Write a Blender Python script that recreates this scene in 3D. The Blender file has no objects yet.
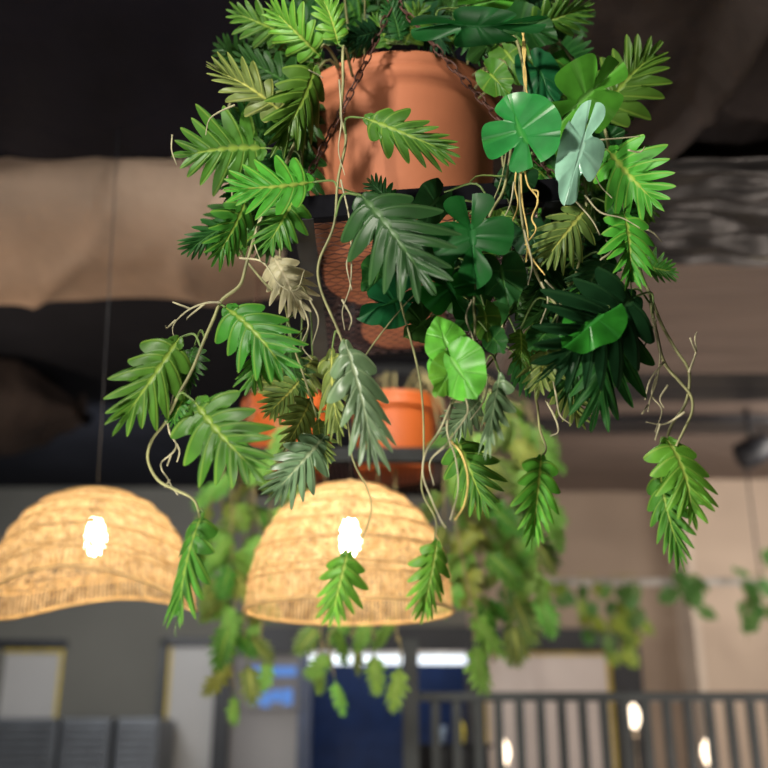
import bpy, bmesh, math, random
from mathutils import Vector, Matrix, noise, Quaternion
R = math.radians
rnd = random.Random(7)
S = bpy.context.scene
COL = S.collection
EYE = 1.3
F = 1000.0
PITCH = math.atan(367.0/F)
CP, SP = math.cos(PITCH), math.sin(PITCH)

def P(px, py, Y):
    """world point on the plane y=Y seen at a pixel of the photograph"""
    a = (px-384)/F; b = (384-py)/F
    d = Vector((a, CP-b*SP, SP+b*CP))
    d *= Y/d.y
    return Vector((d.x, d.y, d.z+EYE))
def depth(p):
    return p.y*CP + (p.z-EYE)*SP

# ------------------------------------------------------------------ materials
def new_mat(name):
    m = bpy.data.materials.new(name); m.use_nodes = True
    nt = m.node_tree; nt.nodes.clear()
    out = nt.nodes.new('ShaderNodeOutputMaterial')
    return m, nt, out
def N(nt, t, **kw):
    n = nt.nodes.new(t)
    for k, v in kw.items():
        if k.startswith('i_'):
            n.inputs[k[2:].replace('_', ' ')].default_value = v
        else: setattr(n, k, v)
    return n
def rgb(c): return (c[0], c[1], c[2], 1)
def simple(name, c, rough=.6, metal=0, nscale=8, nvar=.25, bump=.0, bscale=60, stretch=(1,1,1), spec=.5, coat=0):
    m, nt, out = new_mat(name)
    b = N(nt, 'ShaderNodeBsdfPrincipled'); b.inputs['Roughness'].default_value = rough
    b.inputs['Metallic'].default_value = metal; b.inputs['Specular IOR Level'].default_value = spec
    b.inputs['Coat Weight'].default_value = coat
    tc = N(nt, 'ShaderNodeTexCoord'); mp = N(nt, 'ShaderNodeMapping'); mp.inputs['Scale'].default_value = stretch
    nt.links.new(tc.outputs['Object'], mp.inputs['Vector'])
    nz = N(nt, 'ShaderNodeTexNoise'); nz.inputs['Scale'].default_value = nscale; nz.inputs['Detail'].default_value = 5
    nt.links.new(mp.outputs[0], nz.inputs['Vector'])
    cr = N(nt, 'ShaderNodeValToRGB'); cr.color_ramp.elements[0].position = .3; cr.color_ramp.elements[1].position = .7
    cr.color_ramp.elements[0].color = rgb([x*(1-nvar) for x in c]); cr.color_ramp.elements[1].color = rgb([min(1, x*(1+nvar)) for x in c])
    nt.links.new(nz.outputs['Fac'], cr.inputs[0]); nt.links.new(cr.outputs[0], b.inputs['Base Color'])
    if bump:
        n2 = N(nt, 'ShaderNodeTexNoise'); n2.inputs['Scale'].default_value = bscale; n2.inputs['Detail'].default_value = 4
        nt.links.new(mp.outputs[0], n2.inputs['Vector'])
        bp = N(nt, 'ShaderNodeBump'); bp.inputs['Strength'].default_value = bump; bp.inputs['Distance'].default_value = .02
        nt.links.new(n2.outputs['Fac'], bp.inputs['Height']); nt.links.new(bp.outputs[0], b.inputs['Normal'])
    nt.links.new(b.outputs[0], out.inputs[0])
    return m
def emis(name, c, st):
    m, nt, out = new_mat(name)
    e = N(nt, 'ShaderNodeEmission'); e.inputs[0].default_value = rgb(c); e.inputs[1].default_value = st
    nt.links.new(e.outputs[0], out.inputs[0]); return m
def leafmat(name, c, rib, rough=.45, trans=.25, back=None, sheen=.28, var=.12, coat=0):
    m, nt, out = new_mat(name)
    uv = N(nt, 'ShaderNodeUVMap'); sep = N(nt, 'ShaderNodeSeparateXYZ'); nt.links.new(uv.outputs[0], sep.inputs[0])
    # midrib mask : small v ; side vein mask : u near an integer
    mr = N(nt, 'ShaderNodeMapRange'); mr.inputs[1].default_value = .03; mr.inputs[2].default_value = .11; mr.inputs[3].default_value = 1; mr.inputs[4].default_value = 0
    nt.links.new(sep.outputs['Y'], mr.inputs[0])
    fr = N(nt, 'ShaderNodeMath', operation='PINGPONG'); fr.inputs[1].default_value = .5; nt.links.new(sep.outputs['X'], fr.inputs[0])
    vr = N(nt, 'ShaderNodeMapRange'); vr.inputs[1].default_value = .02; vr.inputs[2].default_value = .09; vr.inputs[3].default_value = .45; vr.inputs[4].default_value = 0
    nt.links.new(fr.outputs[0], vr.inputs[0])
    mx = N(nt, 'ShaderNodeMath', operation='MAXIMUM'); nt.links.new(mr.outputs[0], mx.inputs[0]); nt.links.new(vr.outputs[0], mx.inputs[1])
    tc = N(nt, 'ShaderNodeTexCoord'); nz = N(nt, 'ShaderNodeTexNoise'); nz.inputs['Scale'].default_value = 4; nt.links.new(tc.outputs['Object'], nz.inputs['Vector'])
    cr = N(nt, 'ShaderNodeValToRGB')
    cr.color_ramp.elements[0].position = .3; cr.color_ramp.elements[1].position = .72
    cr.color_ramp.elements[0].color = rgb([x*.8 for x in c]); cr.color_ramp.elements[1].color = rgb([x*1.2 for x in c])
    nt.links.new(nz.outputs['Fac'], cr.inputs[0])
    oi = N(nt, 'ShaderNodeObjectInfo')
    hs = N(nt, 'ShaderNodeHueSaturation')
    h = N(nt, 'ShaderNodeMapRange'); h.inputs[3].default_value = .5-.025; h.inputs[4].default_value = .5+.02; nt.links.new(oi.outputs['Random'], h.inputs[0]); nt.links.new(h.outputs[0], hs.inputs['Hue'])
    v = N(nt, 'ShaderNodeMapRange'); v.inputs[3].default_value = 1-var; v.inputs[4].default_value = 1+var; nt.links.new(oi.outputs['Random'], v.inputs[0]); nt.links.new(v.outputs[0], hs.inputs['Value'])
    nt.links.new(cr.outputs[0], hs.inputs['Color'])
    mix = N(nt, 'ShaderNodeMix', data_type='RGBA'); nt.links.new(mx.outputs[0], mix.inputs[0])
    nt.links.new(hs.outputs[0], mix.inputs[6]); mix.inputs[7].default_value = rgb(rib)
    b = N(nt, 'ShaderNodeBsdfPrincipled'); b.inputs['Roughness'].default_value = rough; b.inputs['Specular IOR Level'].default_value = sheen
    b.inputs['Coat Weight'].default_value = coat; b.inputs['Coat Roughness'].default_value = .2
    nt.links.new(mix.outputs[2], b.inputs['Base Color'])
    bp = N(nt, 'ShaderNodeBump'); bp.inputs['Strength'].default_value = .5; bp.inputs['Distance'].default_value = .004
    nt.links.new(mx.outputs[0], bp.inputs['Height']); bp.invert = True; nt.links.new(bp.outputs[0], b.inputs['Normal'])
    t = N(nt, 'ShaderNodeBsdfTranslucent'); nt.links.new(mix.outputs[2], t.inputs[0])
    ms = N(nt, 'ShaderNodeMixShader'); ms.inputs[0].default_value = trans
    nt.links.new(b.outputs[0], ms.inputs[1]); nt.links.new(t.outputs[0], ms.inputs[2]); nt.links.new(ms.outputs[0], out.inputs[0])
    return m

LM = {
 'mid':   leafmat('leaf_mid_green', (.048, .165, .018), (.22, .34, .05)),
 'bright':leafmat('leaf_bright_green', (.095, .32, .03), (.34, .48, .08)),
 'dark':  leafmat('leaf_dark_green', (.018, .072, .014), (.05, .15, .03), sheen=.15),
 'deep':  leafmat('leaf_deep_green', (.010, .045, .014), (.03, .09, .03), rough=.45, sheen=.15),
 'blue':  leafmat('leaf_blue_green', (.020, .075, .024), (.07, .15, .05), rough=.42, sheen=.3),
 'silver':leafmat('leaf_silvery_green', (.13, .22, .11), (.32, .42, .24), rough=.36, sheen=.45),
 'olive': leafmat('leaf_olive_green', (.12, .19, .045), (.42, .45, .10)),
 'dry':   leafmat('leaf_dry_beige', (.36, .33, .20), (.55, .50, .33), rough=.45),
 'gloss': leafmat('leaf_glossy_green', (.018, .19, .022), (.04, .25, .04), rough=.34, sheen=.25, coat=.03),
 'glossb':leafmat('leaf_light_glossy_green', (.09, .36, .035), (.16, .42, .08), rough=.38, sheen=.2),
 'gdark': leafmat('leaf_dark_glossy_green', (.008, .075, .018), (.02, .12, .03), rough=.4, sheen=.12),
 'mint':  leafmat('leaf_pale_mint', (.26, .50, .36), (.34, .58, .45), rough=.25, sheen=.6, coat=.2),
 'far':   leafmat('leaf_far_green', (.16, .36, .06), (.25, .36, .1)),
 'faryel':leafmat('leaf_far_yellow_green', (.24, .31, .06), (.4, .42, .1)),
 'ivy':   leafmat('leaf_trailing_green', (.07, .17, .04), (.12, .22, .06)),
 'ivyyel':leafmat('leaf_trailing_yellow', (.17, .25, .035), (.5, .5, .1)),
}
M = {
 'terracotta': simple('terracotta', (.37, .120, .052), .75, nscale=5, nvar=.12, bump=.03, bscale=90),
 'orangepot': simple('orange_pot', (.50, .105, .018), .5, nscale=5, nvar=.08),
 'soil': simple('dark_soil', (.02, .014, .01), .95, nscale=60, bump=.8),
 'steel': simple('tray_steel_in_shade', (.005, .005, .007), .85, nscale=30, spec=.05),  # front rails of the tray, their shadow put into the colour
 'steelg': simple('tray_steel_lit_below', (.015, .017, .019), .65, nscale=30, spec=.2),  # same tray steel, lightened on the side rails for light from below
 'mesh': simple('rusty_brown_mesh', (.06, .02, .015), .6, nscale=40),
 'chain': simple('rusty_chain', (.075, .03, .022), .55, metal=.4, nscale=90, nvar=.5),
 'stem': simple('vine_stem', (.20, .20, .085), .6, nscale=25, nvar=.45),
 'petiole': simple('green_petiole', (.09, .15, .035), .55, nscale=25, nvar=.3),
 'root': simple('aerial_root', (.30, .28, .17), .7, nscale=30, nvar=.4),
 'yroot': simple('yellow_root', (.55, .40, .12), .65, nscale=30, nvar=.35),
 'farstem': simple('far_vine_stem', (.26, .22, .10), .7, nscale=20),
 'cloth': simple('brown_cloth', (.21, .15, .112), .8, nscale=3, nvar=.15, bump=.4, bscale=14, stretch=(1, 1, 1)),
 'clothr': simple('taupe_cloth', (.17, .13, .11), .75, nscale=3, nvar=.15, bump=1.0, bscale=9, stretch=(.35, 2.5, 2)),
 'clothn': simple('navy_black_cloth', (.004, .004, .008), .85, spec=.08, nscale=3, nvar=.3, bump=.4, bscale=10),
 'clothd': simple('dark_brown_cloth', (.034, .027, .026), .8, spec=.15, nscale=3, nvar=.3, bump=.5, bscale=12),
 'plastic': simple('dark_plastic_sheet', (.013, .012, .013), .42, nscale=3, nvar=.3, bump=.7, bscale=9, stretch=(.5, 2, 1)),
 'blackceil': simple('black_ceiling', (.013, .014, .019), .85, spec=.08, nscale=2, nvar=.2),
 'wallg': simple('wall_paint_cool_light', (.135, .132, .115), .85, nscale=2, nvar=.05, bump=.05),  # cool light on the left back wall mixed into the wall colour
 'wallb': simple('wall_paint_warm_light', (.31, .24, .185), .85, nscale=2, nvar=.05, bump=.05),  # same back wall farther right, its warmer light mixed into the colour
 'wallp': simple('light_beige_paint', (.56, .45, .36), .85, nscale=2, nvar=.05),
 'trim': simple('pale_trim_paint', (.66, .56, .47), .7, nscale=2, nvar=.05),
 'frame': simple('black_frame', (.012, .014, .02), .5),
 'frameb': simple('blue_black_frame', (.03, .05, .11), .4),
 'door': simple('pale_grey_panel', (.42, .41, .40), .5, nscale=2, nvar=.04),
 'doorp': simple('pale_pink_panel', (.60, .53, .50), .5, nscale=2, nvar=.04),
 'yellow': simple('yellow_strip', (.58, .43, .05), .5),
 'glass': simple('grey_glazing', (.20, .19, .19), .15, nscale=2, nvar=.05),
 'navy': simple('navy_wall', (.012, .035, .12), .6),
 'metal': simple('stainless_panel', (.13, .14, .155), .4, metal=.5, nscale=3),
 'rail': simple('slate_rail_paint', (.055, .066, .072), .55, nscale=5),
 'pipe': simple('pale_pipe', (.40, .38, .36), .5),
 'floor': simple('concrete_floor', (.2, .18, .16), .8),
 'white': simple('white_plastic', (.8, .8, .8), .4),
 'brass': simple('socket_metal', (.25, .2, .14), .35, metal=.8),
 'ybottle': simple('yellow_glass_bottle', (.75, .65, .04), .3),
 'bcup': simple('pale_blue_cup', (.35, .5, .75), .4),
 'bulb': emis('bulb_glow', (1, .86, .62), 60),
 'smallbulb': emis('small_bulb_glow', (1, .80, .58), 3.5),
 'tube': emis('tube_glow', (.85, .93, 1), 1.6),
 'bluereflect': emis('blue_reflection_glow', (.16, .36, .9), .6),
}
def wicker_mat():
    m, nt, out = new_mat('wicker_cane')
    uv = N(nt, 'ShaderNodeUVMap'); mp = N(nt, 'ShaderNodeMapping'); mp.inputs['Scale'].default_value = (60, 16, 1)
    nt.links.new(uv.outputs[0], mp.inputs[0])
    nz = N(nt, 'ShaderNodeTexNoise'); nz.inputs['Scale'].default_value = 1; nz.inputs['Detail'].default_value = 3; nt.links.new(mp.outputs[0], nz.inputs['Vector'])
    cr = N(nt, 'ShaderNodeValToRGB'); cr.color_ramp.elements[0].position = .3; cr.color_ramp.elements[1].position = .68
    cr.color_ramp.elements[0].color = (.36, .22, .09, 1); cr.color_ramp.elements[1].color = (.76, .56, .32, 1)
    nt.links.new(nz.outputs['Fac'], cr.inputs[0])
    d = N(nt, 'ShaderNodeBsdfDiffuse'); t = N(nt, 'ShaderNodeBsdfTranslucent'); nt.links.new(cr.outputs[0], d.inputs[0]); nt.links.new(cr.outputs[0], t.inputs[0])
    ms = N(nt, 'ShaderNodeMixShader'); ms.inputs[0].default_value = .5
    nt.links.new(d.outputs[0], ms.inputs[1]); nt.links.new(t.outputs[0], ms.inputs[2]); nt.links.new(ms.outputs[0], out.inputs[0])
    return m
M['wicker'] = wicker_mat()
M['cane'] = simple('cane_hoop', (.55, .36, .15), .6, nscale=30)

# ------------------------------------------------------------------ object helpers
def tag(o, label, cat, group=None, kind=None):
    if label: o['label'] = label
    if cat: o['category'] = cat
    if group: o['group'] = group
    if kind: o['kind'] = kind
    return o
def empty(name, loc, label, cat, group=None, rot=(0, 0, 0)):
    o = bpy.data.objects.new(name, None); COL.objects.link(o); o.location = loc; o.rotation_euler = rot
    o.empty_display_size = .05
    return tag(o, label, cat, group)
def finish(name, bm, mat, parent=None, smooth=True, loc=None):
    me = bpy.data.meshes.new(name)
    if smooth:
        for f in bm.faces: f.smooth = True
    bm.normal_update(); bm.to_mesh(me); bm.free()
    for mm in (mat if isinstance(mat, (list, tuple)) else [mat]): me.materials.append(mm)
    o = bpy.data.objects.new(name, me); COL.objects.link(o)
    if parent: o.parent = parent
    if loc: o.location = loc
    return o
def box(bm, x0, x1, y0, y1, z0, z1, bev=0):
    vs = [bm.verts.new((x, y, z)) for x in (x0, x1) for y in (y0, y1) for z in (z0, z1)]
    fs = [(0, 1, 3, 2), (4, 6, 7, 5), (0, 4, 5, 1), (2, 3, 7, 6), (0, 2, 6, 4), (1, 5, 7, 3)]
    faces = [bm.faces.new([vs[i] for i in f]) for f in fs]
    if bev:
        es = list({e for f in faces for e in f.edges})
        bmesh.ops.bevel(bm, geom=es, offset=bev, segments=2, affect='EDGES', profile=.5)
def boxobj(name, b, mat, parent=None, bev=0):
    bm = bmesh.new(); box(bm, *b, bev=bev); return finish(name, bm, mat, parent, smooth=False)
def struct(name, b, mat, bev=0):
    o = boxobj(name, b, mat, None, bev); o['kind'] = 'structure'; return o
def tube(bm, pts, r, seg=6, closed=False):
    pts = [Vector(p) for p in pts]; n = len(pts)
    if not isinstance(r, (list, tuple)): r = [r]*n
    rings = []; up = Vector((.13, .21, .97)).normalized(); prev = None
    for i, p in enumerate(pts):
        if closed: t = pts[(i+1) % n]-pts[i-1]
        else: t = pts[min(i+1, n-1)]-pts[max(i-1, 0)]
        if t.length < 1e-9: t = Vector((0, 0, 1))
        t.normalize()
        if prev is None:
            a = t.cross(up)
            if a.length < .05: a = t.cross(Vector((1, 0, 0)))
        else:
            a = prev - t*prev.dot(t)
            if a.length < 1e-6: a = t.cross(up)
        a.normalize(); prev = a; b = t.cross(a)
        rings.append([bm.verts.new(p+(a*math.cos(q*2*math.pi/seg)+b*math.sin(q*2*math.pi/seg))*r[i]) for q in range(seg)])
    for i in range(n if closed else n-1):
        A, B = rings[i], rings[(i+1) % n]
        for q in range(seg):
            bm.faces.new((A[q], A[(q+1) % seg], B[(q+1) % seg], B[q]))
    if not closed:
        bm.faces.new(rings[0][::-1]); bm.faces.new(rings[-1])
def smooth_path(pts, k=6):
    pts = [Vector(p) for p in pts]
    if len(pts) < 3: return pts
    out = []
    ext = [pts[0]*2-pts[1]]+pts+[pts[-1]*2-pts[-2]]
    for i in range(1, len(ext)-2):
        p0, p1, p2, p3 = ext[i-1:i+3]
        for j in range(k):
            t = j/k
            out.append(.5*((2*p1)+(p2-p0)*t+(2*p0-5*p1+4*p2-p3)*t*t+(3*p1-p0-3*p2+p3)*t**3))
    out.append(pts[-1]); return out
def lathe(bm, prof, seg=64, cap0=True, uvmap=False):
    rings = []
    for r, z in prof:
        rings.append([bm.verts.new((r*math.cos(2*math.pi*i/seg), r*math.sin(2*math.pi*i/seg), z)) for i in range(seg)])
    for a, b in zip(rings, rings[1:]):
        for i in range(seg):
            bm.faces.new((a[i], a[(i+1) % seg], b[(i+1) % seg], b[i]))
    if cap0: bm.faces.new(rings[0][::-1])
    return rings

# ------------------------------------------------------------------ leaf meshes
def interp(tab, s):
    for (a, x), (b, y) in zip(tab, tab[1:]):
        if s <= b:
            t = (s-a)/(b-a); t = t*t*(3-2*t) if False else t
            return x+(y-x)*t
    return tab[-1][1]
def leaf_mesh(name, kind, seed):
    r = random.Random(seed)
    if kind == 'pin':      # deeply lobed
        n = r.choice([7, 8, 8]); d = .56+r.random()*.1; spl = 12; nt_ = 6
        env = [(0, .16), (.08, .36), (.2, .56), (.38, .62), (.6, .54), (.8, .40), (.93, .27), (1, .22)]
        ang = [(0, 128), (.15, 95), (.4, 68), (.7, 48), (.9, 28), (1, 0)]; rib = .82
    elif kind == 'mon':    # broad split leaf
        n = r.choice([2, 2, 3]); d = .5; spl = 26; nt_ = 7
        env = [(0, .40), (.12, .50), (.35, .54), (.6, .52), (.85, .44), (1, .40)]
        ang = [(0, 172), (.15, 140), (.4, 88), (.7, 48), (.9, 20), (1, 0)]; rib = .50
    else:                  # plain heart
        n = 3; d = .0; spl = 8; nt_ = 4
        env = [(0, .32), (.12, .42), (.35, .46), (.6, .42), (.85, .38), (1, .42)]
        ang = [(0, 165), (.15, 130), (.4, 80), (.7, 45), (.9, 18), (1, 0)]; rib = .5
    base = 0 if kind == 'pin' else .16
    bm = bmesh.new(); uvl = bm.loops.layers.uv.new('UVMap'); uvs = {}
    rows = n*spl
    lob = {(sd, k): (r.uniform(-1, 1), r.uniform(.86, 1.08), r.uniform(-5, 5)) for sd in (-1, 1) for k in range(n+2)}
    notch = {(sd, k): r.choice([.05, .1, .55, .68]) for sd in (-1, 1) for k in range(n+2)}
    arch = r.uniform(.02, .11); foldv = r.uniform(-.1, .22); side = r.uniform(-.05, .05)
    mid = []
    def mp(s): # midrib point
        y = base+rib*s
        return Vector((side*math.sin(math.pi*s), y, arch*4*s*(1-s*.9)))
    for i in range(rows+1):
        s = i/rows
        v = bm.verts.new(mp(s)); uvs[v] = (s*n, 0); mid.append(v)
    for sd in (-1, 1):
        prev = mid
        grid = [mid]
        cols = []
        for i in range(rows+1):
            s = i/rows; u = s*n + (.0 if kind == 'pin' else .0)
            if kind == 'pin':
                c = 2*abs(u-round(u))
                pr = (1-d)+d*(1-c**1.5)**.85
                if s < .05: pr *= .9
            elif kind == 'mon':
                fr = abs((u % 1)-.5)
                pr = 1-notch[(sd, int(u))]*math.exp(-(fr/.10)**2)
            else: pr = 1
            k = int(round(u)); lb = lob[(sd, k)]
            E = interp(env, s)*(lb[1] if kind == 'pin' else 1)
            a = R(interp(ang, s)+(lb[2]*.6 if kind == 'pin' else 0))
            dirv = Vector((sd*math.sin(a), math.cos(a), 0))
            if s > .985: E = interp(env, 1)
            p0 = mp(s); col = []
            for j in range(1, nt_+1):
                t = j/nt_
                q = p0+dirv*(E*pr*t)
                # lobes curve forwards toward the tip
                q.y += .12*t*t*(1 if kind == 'pin' else 0)*(1-s)
                x = abs(q.x)
                z = foldv*x - .42*x*x*(1 if kind == 'pin' else .5)
                if kind == 'pin':
                    z += .010*math.cos(2*math.pi*u)*math.sin(math.pi*min(1, t*1.1)) + lb[0]*.045*t*t
                    z += .0
                else:
                    z += (.05*math.sin(u*2.2+lb[0])+.05*math.sin(u*5+lb[0]*3))*t*t
                q.z += z
                vv = bm.verts.new(q); uvs[vv] = (u, t); col.append(vv)
            cols.append(col)
        for i in range(rows):
            A = [mid[i]]+cols[i]; B = [mid[i+1]]+cols[i+1]
            for j in range(nt_):
                vs = (A[j], A[j+1], B[j+1], B[j])
                f = bm.faces.new(vs if sd > 0 else vs[::-1])
                for l in f.loops: l[uvl].uv = uvs[l.vert]
    # normalise: width 1, length 1
    xs = [v.co.x for v in bm.verts]; ys = [v.co.y for v in bm.verts]
    w = max(xs)-min(xs); y1 = max(ys)
    for v in bm.verts:
        v.co.x /= w; v.co.y /= y1
    for f in bm.faces: f.smooth = True
    me = bpy.data.meshes.new(name); bm.to_mesh(me); bm.free()
    return me
PIN = [leaf_mesh('lobed_leaf', 'pin', 100+i) for i in range(10)]
MON = [leaf_mesh('split_leaf', 'mon', 200+i) for i in range(5)]
HEA = [leaf_mesh('heart_leaf', 'heart', 300+i) for i in range(3)]
_mc = {}
def leaf_data(kind, idx, mat):
    src = {'pin': PIN, 'mon': MON, 'heart': HEA}[kind]; k = (kind, idx % len(src), mat)
    if k not in _mc:
        me = src[k[1]].copy(); me.materials.clear(); me.materials.append(LM[mat]); _mc[k] = me
    return _mc[k]
CAM = Vector((0, 0, EYE))

class Plant:
    def __init__(s, name, loc, label, cat, group=None):
        s.o = empty(name, loc, label, cat, group); s.loc = Vector(loc); s.paths = []; s.leaves = []; s.parts = []; s.n = 0
    def vine(s, pts, r=.0028, mat='stem'):
        pts = smooth_path(pts)
        s.paths += pts
        n = len(pts); bm = bmesh.new(); tube(bm, [p-s.loc for p in pts], [r*(1-.35*i/n) for i in range(n)], 6); s.parts.append(('vine', bm))
    def root(s, pts, r=.0013):
        pts = smooth_path(pts, 5); n = len(pts); bm = bmesh.new(); s.parts.append(('aerial_root', bm))
        tube(bm, [p-s.loc for p in pts], [r*(1-.6*i/n) for i in range(n)], 5)
    def leaf3(s, B, T, w, kind='pin', mat='mid', roll=None, thick=1, petiole=True):
        L = T-B; ln = L.length; L.normalize()
        c = (CAM-B).normalized(); Nn = (c-L*c.dot(L)).normalized()
        if roll is None: roll = rnd.uniform(-28, 28)
        Nn = Quaternion(L, R(roll)) @ Nn
        X = L.cross(Nn)
        me = leaf_data(kind, rnd.randrange(10), mat)
        o = bpy.data.objects.new('leaf', me); COL.objects.link(o); o.parent = s.o
        m3 = Matrix((X*w, L*ln, Nn*ln*.9)).transposed().to_4x4()
        m3.translation = B-s.loc
        o.matrix_local = m3
        s.n += 1
        if petiole: s.leaves.append((B.copy(), L.copy(), o, m3))
        return o
    def leaf(s, x0, y0, x1, y1, w, Y=1.55, dY=-.03, kind='pin', mat='mid', roll=None, petiole=True):
        B = P(x0, y0, Y); T = P(x1, y1, Y+dY)
        return s.leaf3(B, T, w/F*depth((B+T)/2), kind, mat, roll, petiole=petiole)
    def done(s, stem='stem', root='root'):
        for B, L, lo, m3 in s.leaves:
            best = None; bd = 9
            for p in s.paths[::2]:
                d = (p-B).length
                if d < bd: bd = d; best = p
            if best is None: best = s.loc; bd = (best-B).length
            if bd > .34:
                best = B + (best-B).normalized()*.1
                bd = .1
            if bd < .004: continue
            m = (B+best)/2 - L*min(.05, bd*.3) + Vector((0, 0, min(.02, bd*.15)))
            pts = smooth_path([best, m, B], 5)
            bm = bmesh.new(); inv = m3.inverted()
            tube(bm, [p-s.loc for p in pts], [.0019]*(len(pts)-1)+[.0013], 5)
            bmesh.ops.transform(bm, matrix=inv, verts=bm.verts)
            finish('petiole', bm, M['petiole'], lo)
        for nm, bm in s.parts: finish(nm, bm, M[stem if nm == 'vine' else root], s.o)

# ------------------------------------------------------------------ camera
cd = bpy.data.cameras.new('camera'); cam = bpy.data.objects.new('camera', cd); COL.objects.link(cam)
cam.location = CAM; cam.rotation_euler = (math.pi/2+PITCH, 0, 0)
cd.sensor_width = 36; cd.lens = 36*F/768; cd.clip_start = .05
cd.dof.use_dof = True; cd.dof.focus_distance = 1.7; cd.dof.aperture_fstop = 1.9; cd.dof.aperture_blades = 0
S.camera = cam

# ------------------------------------------------------------------ room shell
CZ = EYE+2.03
struct('floor', (-6, 7, -4, 13, -.1, 0), M['floor'])
struct('floor_platform', (.0, 7, 4.7, 8.0, 0, .5), M['floor'])
struct('ceiling', (-6, 7, -4, 13, CZ, CZ+.1), M['blackceil'])
struct('wall_left', (-6.1, -6, -4, 13, 0, CZ), M['wallg'])
struct('wall_right', (7, 7.1, -4, 13, 0, CZ), M['wallp'])
struct('wall_front', (-6, 7, -4.1, -4, 0, CZ), M['wallb'])
YW = 8.0
def wx(px): return P(px, 690, YW).x
def wz(py): return P(384, py, YW).z
# back wall, built around its openings
def wallpiece(name, x0, x1, y_top, y_bot, mat):
    struct(name, (wx(x0), wx(x1), YW, YW+.12, max(0, wz(y_bot)) if y_bot else 0, CZ if y_top is None else wz(y_top)), mat)
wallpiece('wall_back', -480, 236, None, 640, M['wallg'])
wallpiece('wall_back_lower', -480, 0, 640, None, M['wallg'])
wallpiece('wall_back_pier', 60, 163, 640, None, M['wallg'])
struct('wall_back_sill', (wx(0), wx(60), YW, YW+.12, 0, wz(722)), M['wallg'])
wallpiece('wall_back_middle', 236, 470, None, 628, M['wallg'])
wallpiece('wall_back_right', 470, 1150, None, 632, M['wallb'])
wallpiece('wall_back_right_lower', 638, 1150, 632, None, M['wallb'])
struct('wall_beyond', (wx(200), wx(660), 10.4, 10.5, 0, CZ), M['navy'])
# lintel and black door surrounds
struct('trim_1', (wx(-10), wx(63), YW-.03, YW+.02, wz(649), wz(640)), M['frame'])
struct('trim_2', (wx(159), wx(166), YW-.04, YW+.1, 0, wz(641)), M['frame'])
struct('trim_3', (wx(215), wx(231), YW-.04, YW+.1, 0, wz(638)), M['frame'])
struct('trim_4', (wx(159), wx(215), YW-.04, YW+.08, wz(646), wz(638)), M['frame'])
struct('trim_5', (wx(231), wx(470), YW-.04, YW+.1, wz(654), wz(627)), M['frame'])
struct('trim_6', (wx(470), wx(642), YW-.05, YW+.1, wz(652), wz(629)), M['frame'])
struct('trim_7', (wx(613), wx(642), YW-.05, YW+.1, 0, wz(652)), M['frame'])
struct('trim_8', (wx(299), wx(312), YW-.06, YW+.1, 0, wz(654)), M['frameb'])
struct('trim_9', (wx(465), wx(484), YW-.05, YW+.1, 0, wz(652)), M['frame'])
# left board window
w1 = struct('window_1', (wx(0), wx(58), YW+.03, YW+.06, wz(722), wz(649)), M['door'])
boxobj('window_frame', (wx(0), wx(60), YW-.01, YW+.03, wz(652), wz(649)), M['yellow'], w1)
boxobj('window_frame', (wx(57), wx(60), YW-.01, YW+.03, wz(722), wz(652)), M['yellow'], w1)
d1 = struct('door_1', (wx(169), wx(215), YW+.02, YW+.06, 0, wz(646)), M['door'])
boxobj('edge_strip', (wx(166), wx(169), YW, YW+.05, 0, wz(646)), M['yellow'], d1)
d2 = struct('door_2', (wx(487), wx(609), YW+.02, YW+.06, 0.5, wz(655)), M['doorp'])
boxobj('edge_strip', (wx(484), wx(487), YW, YW+.05, .5, wz(652)), M['yellow'], d2)
boxobj('edge_strip', (wx(609), wx(613), YW, YW+.05, .5, wz(652)), M['yellow'], d2)
boxobj('edge_strip', (wx(487), wx(609), YW, YW+.05, wz(655), wz(652)), M['yellow'], d2)
struct('window_2', (wx(231), wx(299), YW+.03, YW+.05, 0, wz(654)), M['glass'])
# protruding pier on the right
PX = P(697, 600, 7.6).x
struct('wall_right_pier', (PX, 6.9, 7.6, 8.0, 0.5, CZ), M['wallp'])
struct('trim_10', (PX-.05, PX+.002, 7.58, 8.0, .5, CZ), M['trim'])

# blue painted display on the glazing and the light tube
ds = empty('painted_reflection', (wx(272), YW-.03, wz(685)), 'small blue painted display on the grey glass panel left of the dark doorway', 'reflection')  # glowing shapes stand in for a blue reflection in the glass
bm = bmesh.new(); box(bm, wx(250)-wx(272), wx(296)-wx(272), 0, .02, wz(676)-wz(685), wz(667)-wz(685), bev=.004); finish('reflection_bar', bm, M['bluereflect'], ds, False)
bm = bmesh.new()
for (a, b, c, d) in ((250, 262, 704, 688), (262, 272, 707, 692), (272, 283, 702, 690), (283, 294, 705, 689)):
    box(bm, wx(a)-wx(272), wx(b)-wx(272)-.01, 0, .02, wz(c)-wz(685), wz(d)-wz(685), bev=.01)
finish('glowing_shape', bm, M['bluereflect'], ds, False)
bm = bmesh.new(); box(bm, wx(246)-wx(272), wx(299)-wx(272), .021, .03, wz(710)-wz(685), wz(664)-wz(685), bev=.003); finish('backing_panel', bm, M['glass'], ds, False)
lt = empty('tube_light', (P(388, 660, 7.8).x, 7.8, P(388, 660, 7.8).z), 'long white tube light under the dark lintel, behind the centre wicker lamp', 'light')
z0 = lt.location.z
bm = bmesh.new(); tube(bm, [(P(310, 660, 7.8).x-lt.location.x, 0, 0), (P(466, 660, 7.8).x-lt.location.x, 0, 0)], .03, 10); finish('tube', bm, M['tube'], lt)
bm = bmesh.new(); box(bm, P(309, 660, 7.8).x-lt.location.x, P(467, 660, 7.8).x-lt.location.x, -.03, .17, .03, .06); finish('housing', bm, M['white'], lt, False)

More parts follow.
